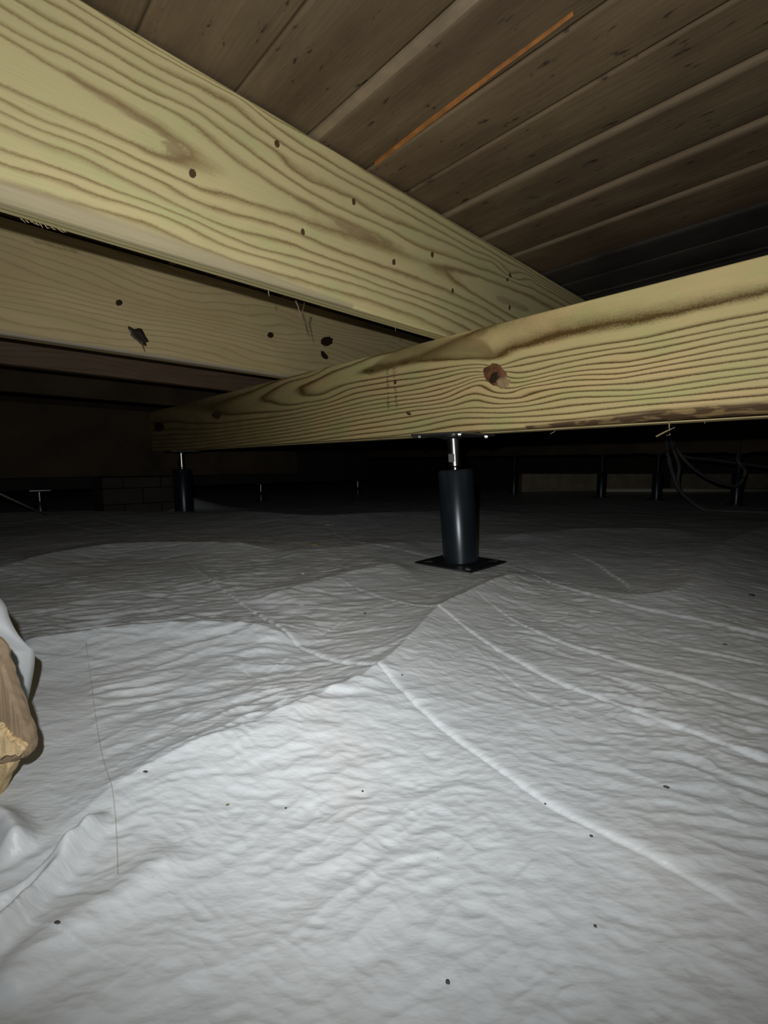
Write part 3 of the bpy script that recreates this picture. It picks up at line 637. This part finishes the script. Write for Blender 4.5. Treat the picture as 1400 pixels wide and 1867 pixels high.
# --- old dark timbers further in
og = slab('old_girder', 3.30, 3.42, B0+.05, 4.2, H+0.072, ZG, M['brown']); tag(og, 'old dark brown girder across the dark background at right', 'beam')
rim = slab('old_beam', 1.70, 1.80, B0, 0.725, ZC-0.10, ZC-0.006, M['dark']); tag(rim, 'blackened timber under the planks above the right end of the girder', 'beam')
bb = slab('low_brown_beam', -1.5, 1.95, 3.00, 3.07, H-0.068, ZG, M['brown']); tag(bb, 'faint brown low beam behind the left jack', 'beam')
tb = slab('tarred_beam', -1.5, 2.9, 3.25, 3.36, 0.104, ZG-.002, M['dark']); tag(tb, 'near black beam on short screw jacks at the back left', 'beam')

# ------------------------------------------------------------------ steel jacks
def plate_with_holes(name, size, th_, holes, m, parent, z):
    cu = bpy.data.curves.new(name, 'CURVE'); cu.dimensions = '2D'; cu.fill_mode = 'BOTH'; cu.extrude = th_/2
    def poly(pts):
        s = cu.splines.new('POLY'); s.points.add(len(pts)-1); s.use_cyclic_u = True
        for i, p in enumerate(pts): s.points[i].co = (p[0], p[1], 0, 1)
    h = size/2; poly([(-h, -h), (h, -h), (h, h), (-h, h)])
    for (x, y, r, l) in holes:                              # slotted along the diagonal
        an = math.atan2(y, x); pts = []
        for k in range(16):
            t = k*2*math.pi/16; ex = r*math.cos(t)+(l if math.cos(t) > 0 else -l); ey = r*math.sin(t)
            pts.append((x+ex*math.cos(an)-ey*math.sin(an), y+ex*math.sin(an)+ey*math.cos(an)))
        poly(pts)
    to = bpy.data.objects.new('tmp', cu); C.objects.link(to); bpy.context.view_layer.update()
    me = bpy.data.meshes.new_from_object(to.evaluated_get(bpy.context.evaluated_depsgraph_get())); bpy.data.objects.remove(to)
    for v in me.vertices: v.co.z += z
    return link_mesh(name, me, m, parent)
def make_jack(base, top, tube_h, rz, label, plate=0.165, rt=0.044, rr_=0.0155, detail=True, group='steel support jacks', topplate=0.15, dim=False):
    """base/top: world points under the base plate and under the beam"""
    base = Vector(base); top = Vector(top); r = empty('support_jack', base, rz); tag(r, label, 'jack', group)
    d = top-base; L = d.length
    q = Vector((0, 0, 1)).rotation_difference(d.normalized()).to_matrix().to_4x4()
    loc = Matrix.Rotation(-rz, 4, 'Z') @ q
    h = plate/2-0.024
    plate_with_holes('base_plate', plate, 0.003, [(h*sx, h*sy, 0.0075, 0.007) for sx in (-1, 1) for sy in (-1, 1)], M['plate_dark'], r, 0.0018)
    bm = bmesh.new(); t = 0.0035
    lathe(bm, [(rt, 0.004), (rt, tube_h-0.004), (rt-0.002, tube_h-0.001), (rt-0.004, tube_h), (rt-0.006, tube_h), (0.019, tube_h+0.0005)], 48); bm.transform(loc)
    bm_obj('tube', bm, M['steel_dark'], r, True).data.set_sharp_from_angle(angle=math.radians(40))
    bm = bmesh.new(); zr = tube_h
    z1 = L-0.012
    lathe(bm, [(rr_*0.62, zr-0.03), (rr_*0.62, zr+0.006), (rr_, zr+0.010), (rr_, zr+0.016+0.0), (rr_, z1)] if detail else [(rr_, zr-0.02), (rr_, z1)], 32); bm.transform(loc)
    bm_obj('rod', bm, M['plate_dark'] if dim else M['zinc'], r, True).data.set_sharp_from_angle(angle=math.radians(40))
    if detail:                                              # wrench flat cut near the rod's lower end
        bm = bmesh.new(); box_bm(bm, -rr_*0.98, -rr_*0.02, -rr_*1.04, -rr_*0.5, zr+0.020, zr+0.040, 0.0006)
        bm.transform(loc @ Matrix.Rotation(-0.12, 4, 'Z')); o = bm_obj('wrench_flat', bm, M['plate_dark'], r); o['label'] = 'dark square flat on the rod'
    bm = bmesh.new(); lathe(bm, [(0.034, L-0.010), (0.034, L-0.006), (0.026, L-0.0122)][::-1] if False else [(0.022, L-0.013), (0.030, L-0.009), (0.030, L-0.005)], 32); bm.transform(loc)
    bm_obj('collar', bm, M['plate_dark'], r, True).data.set_sharp_from_angle(angle=math.radians(40))
    bm = bmesh.new(); hp = topplate/2; box_bm(bm, -hp, hp, -hp, hp, L-0.0055, L-0.0005, 0.0008)
    off = Matrix.Translation(Vector(loc.to_3x3() @ Vector((0, 0, L))) ) 
    for v in bm.verts: v.co.z -= L
    bm.transform(off); bm_obj('top_plate', bm, M['plate_dark'] if dim else M['zinc'] if not detail else plain('dull_top_plate', (0.30, 0.30, 0.29), 0.35, metal=0.9), r)
    if detail:
        for sx, sy in ((-1, -1), (1, -1), (-1, 1), (1, 1)):
            bm = bmesh.new(); lathe(bm, [(0.006, -0.0105), (0.007, -0.0075), (0.007, -0.0055)][::1], 6)
            bm.transform(off @ Matrix.Translation(Vector((sx*(hp-.016), sy*(hp-.016), 0)))); bm_obj('bolt', bm, M['zinc'], r)
    return r
RZ = math.atan2(A[1], A[0])
gz = ZG-0.240
j1xy = A*0.925 + B*0.585
b1 = at_z(840, 1030, 0); s_ = 0.925/(b1[:2] @ A); bx = b1[:2]*s_
zb = hz(bx[0], bx[1])
make_jack((bx[0], bx[1], zb+0.0012), (bx[0]-0.022, bx[1]+0.018, gz), 0.236-zb, RZ+math.radians(3), 'nearest dark steel support jack, thick tube on a square plate on the white liner')
# second jack
s_ = 0.955/(ray(335, 900)[:2] @ A); P = ray(335, 900)[:2]*s_
zb2 = hz(P[0], P[1])
make_jack((P[0], P[1], zb2+0.001), (P[0]-0.005, P[1], gz), 0.225-zb2, RZ, 'dark steel support jack under the far left end of the girder', plate=0.12, rt=0.050)
# short screw jacks under the tarred beam
for px, lab in ((475, 'small bright T-shaped screw jack in the dark between the two big jacks'), (70, 'small T-shaped screw jack at the far left edge'), (652, 'tiny bright screw jack left of the nearest jack')):
    r = ray(px, 880); s_ = 3.30/(r[:2] @ B); P = r[:2]*s_; z = hz(P[0], P[1])
    make_jack((P[0], P[1], z+0.001), (P[0], P[1], 0.104), 0.035-z, RZ, lab, plate=0.1, rt=0.030, rr_=0.011, detail=False, topplate=0.10)
# jacks under the old girder
for px, lab in ((938, 'dim jack under the old girder, nearest the steel tube'), (1098, 'dim jack under the old girder, second from the steel tube'), (1200, 'dim jack under the old girder beside the hanging cables'), (1347, 'dim jack under the old girder at the far right')):
    r = ray(px, 850); s_ = 3.36/(r[:2] @ A); P = r[:2]*s_; z = hz(P[0], P[1])
    make_jack((P[0], P[1], z+0.001), (P[0], P[1], H+0.072), 0.20-z, RZ, lab, plate=0.1, rt=0.03, rr_=0.010, detail=False, topplate=0.10, dim=True)

# ------------------------------------------------------------------ dim background things
# masonry pier of blocks under the low brown beam
r = ray(250, 880); s_ = 2.95/(r[:2] @ B); P = r[:2]*s_; aP = P @ A; zf = -0.06
pier = empty('masonry_pier', (P[0], P[1], zf)); tag(pier, 'dim brown masonry pier under the low beam, left of the left jack', 'pier')
z = zf; k = 0
while z < H-0.07:
    z1 = min(z+0.09, H-0.0685)
    for u0, u1 in (((-0.20, -0.003), (0.003, 0.20)) if k % 2 else ((-0.20, -0.103), (-0.097, 0.097), (0.103, 0.20))):
        o = slab('block', aP+u0, aP+u1, 2.85, 3.10, z, z1-0.005, M['concrete'], None, 0.003)
        for v in o.data.vertices: v.co -= Vector((P[0], P[1], zf))
        o.parent = pier
    z = z1; k += 1
# timber and pipe lying on the liner at the right
def lying(name, x0, x1, ytop, ybot, Y, m, label, cat, depth=0.1):
    p0 = at_depth(x0, ytop, Y); p1 = at_depth(x1, ytop, Y); q0 = at_depth(x0, ybot, Y)
    bm = bmesh.new(); box_bm(bm, p0[0], p1[0], Y, Y+depth, q0[2], p0[2], 0.004)
    o = bm_obj(name, bm, m); tag(o, label, cat); return o
tm = plain('dull_tan_timber', (0.34, 0.28, 0.19), 0.85, noise=0.3, scale=12)
zt_ = hz(at_depth(1050, 890, 3.95)[0], 3.95)
for x0, x1, lab in ((952, 1196, 'dull tan timber lying in the dark right of the nearest jack'), (1236, 1440, 'dull tan timber lying behind the hanging cables')):
    p0 = at_depth(x0, 864, 3.95); p1 = at_depth(x1, 864, 3.95); zz = min(hz(p0[0], 3.95), hz(p1[0], 3.95))
    bm = bmesh.new(); box_bm(bm, p0[0], p1[0], 3.95, 4.05, zz-0.004, p0[2], 0.004); tag(bm_obj('timber', bm, tm), lab, 'timber')
p0 = at_depth(1105, 893, 3.6); p1 = at_depth(1460, 893, 3.6); bm = bmesh.new(); zz = max(hz(p0[0], 3.6), hz(p1[0], 3.6))+0.014
tube_bm(bm, [(p0[0], 3.6, zz), ((p0[0]+p1[0])/2, 3.6, zz), (p1[0], 3.6, zz)], 0.015, 14)
tag(bm_obj('pipe', bm, plain('dull_white_pipe', (0.65, 0.60, 0.48), 0.5), None, True), 'thin pale pipe lying on the liner at the far right', 'pipe')
# cables
def cable(pts, Y, r, lab):
    p = spline([at_depth(x, y, Y+dy) for x, y, dy in pts], 8); bm = bmesh.new(); q = [tuple(v) for v in p]
    q = [(x, y, max(z, hz(x, y)+r)) for x, y, z in q]
    tube_bm(bm, q, r, 10); tag(bm_obj('cable', bm, M['cable'], None, True), lab, 'cable', 'hanging cables')
cable([(1212, 778, 0.1), (1218, 830, 0), (1226, 862, 0), (1240, 895, 0), (1275, 925, 0), (1330, 950, -.1), (1420, 985, -.2)], 2.4, 0.010, 'thick grey cable dropping and running right along the liner')
cable([(1216, 778, 0.1), (1228, 820, 0), (1238, 850, 0), (1236, 880, 0), (1250, 905, 0), (1300, 930, 0), (1420, 955, 0)], 2.45, 0.009, 'grey cable dropping beside the thick one')
cable([(1215, 780, 0.1), (1245, 835, 0), (1285, 868, 0), (1330, 885, 0), (1350, 880, 0), (1358, 858, 0), (1345, 838, 0), (1350, 800, .1)], 2.5, 0.009, 'grey cable sagging in a loop')
cable([(1216, 785, 0.1), (1240, 828, 0), (1300, 838, 0), (1350, 845, 0), (1430, 855, 0)], 2.55, 0.006, 'thin upper cable running right')
# pale stake leaning in from the left
e = on_floor(84, 940); s0 = at_depth(-60, 872, 1.75)
bm = bmesh.new(); tube_bm(bm, [tuple(s0), tuple((np.array(s0)*0.5+np.array(e)*0.5)), (e.x, e.y, e.z+0.003)], 0.0042, 8)
tag(bm_obj('rod', bm, plain('dull_grey_rod', (0.32, 0.29, 0.25), 0.6), None, True), 'thin grey rod leaning onto the liner at the far left', 'rod')
bm = bmesh.new(); p0 = at_depth(-40, 884, 2.2); p1 = at_depth(60, 884, 2.2); box_bm(bm, p0[0], p1[0], 2.2, 2.42, p1[2]-0.004, p1[2]+0.012, 0.003)
bm.free()

# ------------------------------------------------------------------ broken board and liner flap at the left edge
def broken_board():
    Yd = 0.315
    root_p = at_depth(0, 1460, Yd); root = empty('broken_board', (root_p[0], root_p[1], hz(root_p[0], root_p[1])))
    tag(root, 'broken brown board end poking in at the left edge of the liner', 'board')
    def prism(name, outl, Y0, dep, m, sub=True, rag=0.0005):
        outl = [(x_-16 if x_ > -40 else x_, y_) for x_, y_ in outl]
        bm = bmesh.new(); pts = spline(outl+[outl[0]], 4)[:-1]
        rings = []
        for d, sc_ in ((0.004, 0.94), (0.0, 0.98), (0.0, 1.0)) if False else ((0.0, 0.965), (0.003, 1.0), (dep-0.003, 1.0), (dep, 0.97)):
            cx, cy = np.mean(pts, axis=0); ring_ = []
            for p in pts:
                q = at_depth(cx+(p[0]-cx)*sc_, cy+(p[1]-cy)*sc_, Y0); j = [random.uniform(-rag, rag) for _ in range(3)]
                ring_.append(bm.verts.new((q[0]+j[0]-root.location.x, Y0+d+j[1]-root.location.y, q[2]+j[2]-root.location.z)))
            rings.append(ring_)
        n_ = len(pts)
        for a_, b_ in zip(rings, rings[1:]):
            for k in range(n_): bm.faces.new((a_[k], a_[(k+1) % n_], b_[(k+1) % n_], b_[k]))
        f0 = bm.faces.new(rings[0][::-1]); f1 = bm.faces.new(rings[-1])
        bmesh.ops.triangulate(bm, faces=[f0, f1]); bmesh.ops.recalc_face_normals(bm, faces=bm.faces)
        return bm_obj(name, bm, m, root)
    prism('board', [(-260, 1090), (-120, 1120), (0, 1172), (18, 1215), (34, 1262), (52, 1312), (64, 1345), (68, 1372), (60, 1384), (48, 1385), (0, 1400), (-260, 1430)], Yd, 0.011, M['bark'])
    o = prism('torn_end', [(-120, 1318), (0, 1322), (16, 1328), (28, 1342), (40, 1352), (58, 1362), (50, 1378), (34, 1378), (26, 1374), (10, 1388), (-20, 1402), (-120, 1420)], Yd-0.004, 0.006, M['torn'], rag=0.0014); o['label'] = 'torn tan fibres at the broken end'
    o = prism('lower_sliver', [(-200, 1390), (0, 1396), (26, 1384), (34, 1390), (33, 1406), (18, 1432), (6, 1462), (-6, 1490), (-60, 1530), (-200, 1560)], Yd+0.002, 0.010, M['torn']); o['label'] = 'lower split sliver'
broken_board()
# flap of liner standing up behind it
bm = bmesh.new(); rows = []
prof = [(-180, 1000), (-60, 1052), (0, 1096), (20, 1122), (38, 1152), (52, 1178), (57, 1192), (58, 1225), (57, 1262), (54, 1296), (48, 1330), (40, 1370), (20, 1420), (-40, 1480)]
prof = spline(prof, 5)
for k, (x, y) in enumerate(prof):
    row = []
    for j in range(9):
        t = j/8; Yd = 0.41 - 0.03*t; xx = x - 70*t - 110*t*t; yy = y + 30*t*(1-t)
        P = at_depth(xx, yy, Yd); row.append(bm.verts.new((P[0], P[1] + 0.004*math.sin(k*0.25+t*3), max(P[2], 0.001))))
    rows.append(row)
for r0, r1 in zip(rows, rows[1:]):
    for j in range(8): bm.faces.new((r0[j], r0[j+1], r1[j+1], r1[j]))
fl = bm_obj('liner_flap', bm, M['liner_edge'], None, True); mo = fl.modifiers.new('solid', 'SOLIDIFY'); mo.thickness = 0.0012
tag(fl, 'curled white liner flap standing behind the broken board', 'liner flap')

# ------------------------------------------------------------------ debris on the liner
dk = plain('dark_dirt_crumb', (0.06, 0.055, 0.045), 0.8, noise=0.3, scale=400); wh = plain('white_plastic_bit', (0.75, 0.75, 0.72), 0.4); br = plain('brown_wood_chip', (0.20, 0.17, 0.09), 0.8)
def crumb(px, py, wpx, lab, m, name='dirt_crumb', cat='debris', flat=0.5, el=1.0):
    P = on_floor(px, py); s = wpx/2/FPX*math.hypot(P.y, H)*0.72
    bm = bmesh.new(); bmesh.ops.create_icosphere(bm, subdivisions=2, radius=1)
    for v in bm.verts:
        k_ = 1+0.35*(random.random()-0.5); v.co = Vector((v.co.x*s*k_*el, v.co.y*s*k_, v.co.z*s*flat*k_))
    o = bm_obj(name, bm, m, None, False); o.location = P+Vector((0, 0, s*flat*0.6)); o.rotation_euler.z = random.uniform(-.4, .4); tag(o, lab, cat, 'debris on the liner'); return o
crumb(816, 1791, 8, 'round black crumb nearest the camera, at the bottom of the picture', dk)
crumb(1078, 1525, 7, 'dark crumb just below the long diagonal crease at right', dk)
crumb(1215, 1436, 9, 'dark oval crumb between the two lower right creases', dk, el=1.3)
crumb(1085, 1689, 6, 'small dark crumb in the lower right, alone below the long crease', dk)
crumb(994, 1466, 5, 'tiny grey crumb on the long diagonal crease', dk)
crumb(1370, 1086, 12, 'dark chip at the right edge of the liner', dk, el=1.4)
crumb(1322, 1175, 8, 'flat dark chip left of the right edge, below the top crease', dk, el=1.5, flat=0.3)
crumb(661, 1443, 5, 'tiny black crumb in the centre of the bright liner', dk)
crumb(521, 1474, 5, 'tiny black crumb on a wrinkle left of centre', dk)
crumb(415, 1468, 6, 'tiny brown crumb near the seam side of the liner', br, el=1.4)
crumb(265, 1407, 7, 'small dark fibre on the wrinkles right of the seam', dk, el=1.8, flat=0.3)
crumb(105, 1683, 7, 'dark sliver beside the lower left fold', dk, el=1.8, flat=0.3)
crumb(733, 1231, 5, 'black speck just right of the crease junction', dk)
crumb(665, 1119, 7, 'grey crumb left of the crease junction', dk)
crumb(573, 994, 22, 'olive brown wood chip behind the middle dune', br, 'wood_chip', 'debris', 0.4, 1.3)
crumb(549, 1103, 13, 'small white disc on the left dune', wh, 'plastic_disc', 'debris', 0.25, 1.2)
crumb(552, 1046, 7, 'white plastic speck above the small white disc', wh, 'plastic_bit', 'debris', 0.4)
crumb(601, 956, 26, 'pale sliver on the far rim of the liner', wh, 'plastic_sliver', 'debris', 0.08, 1.0)
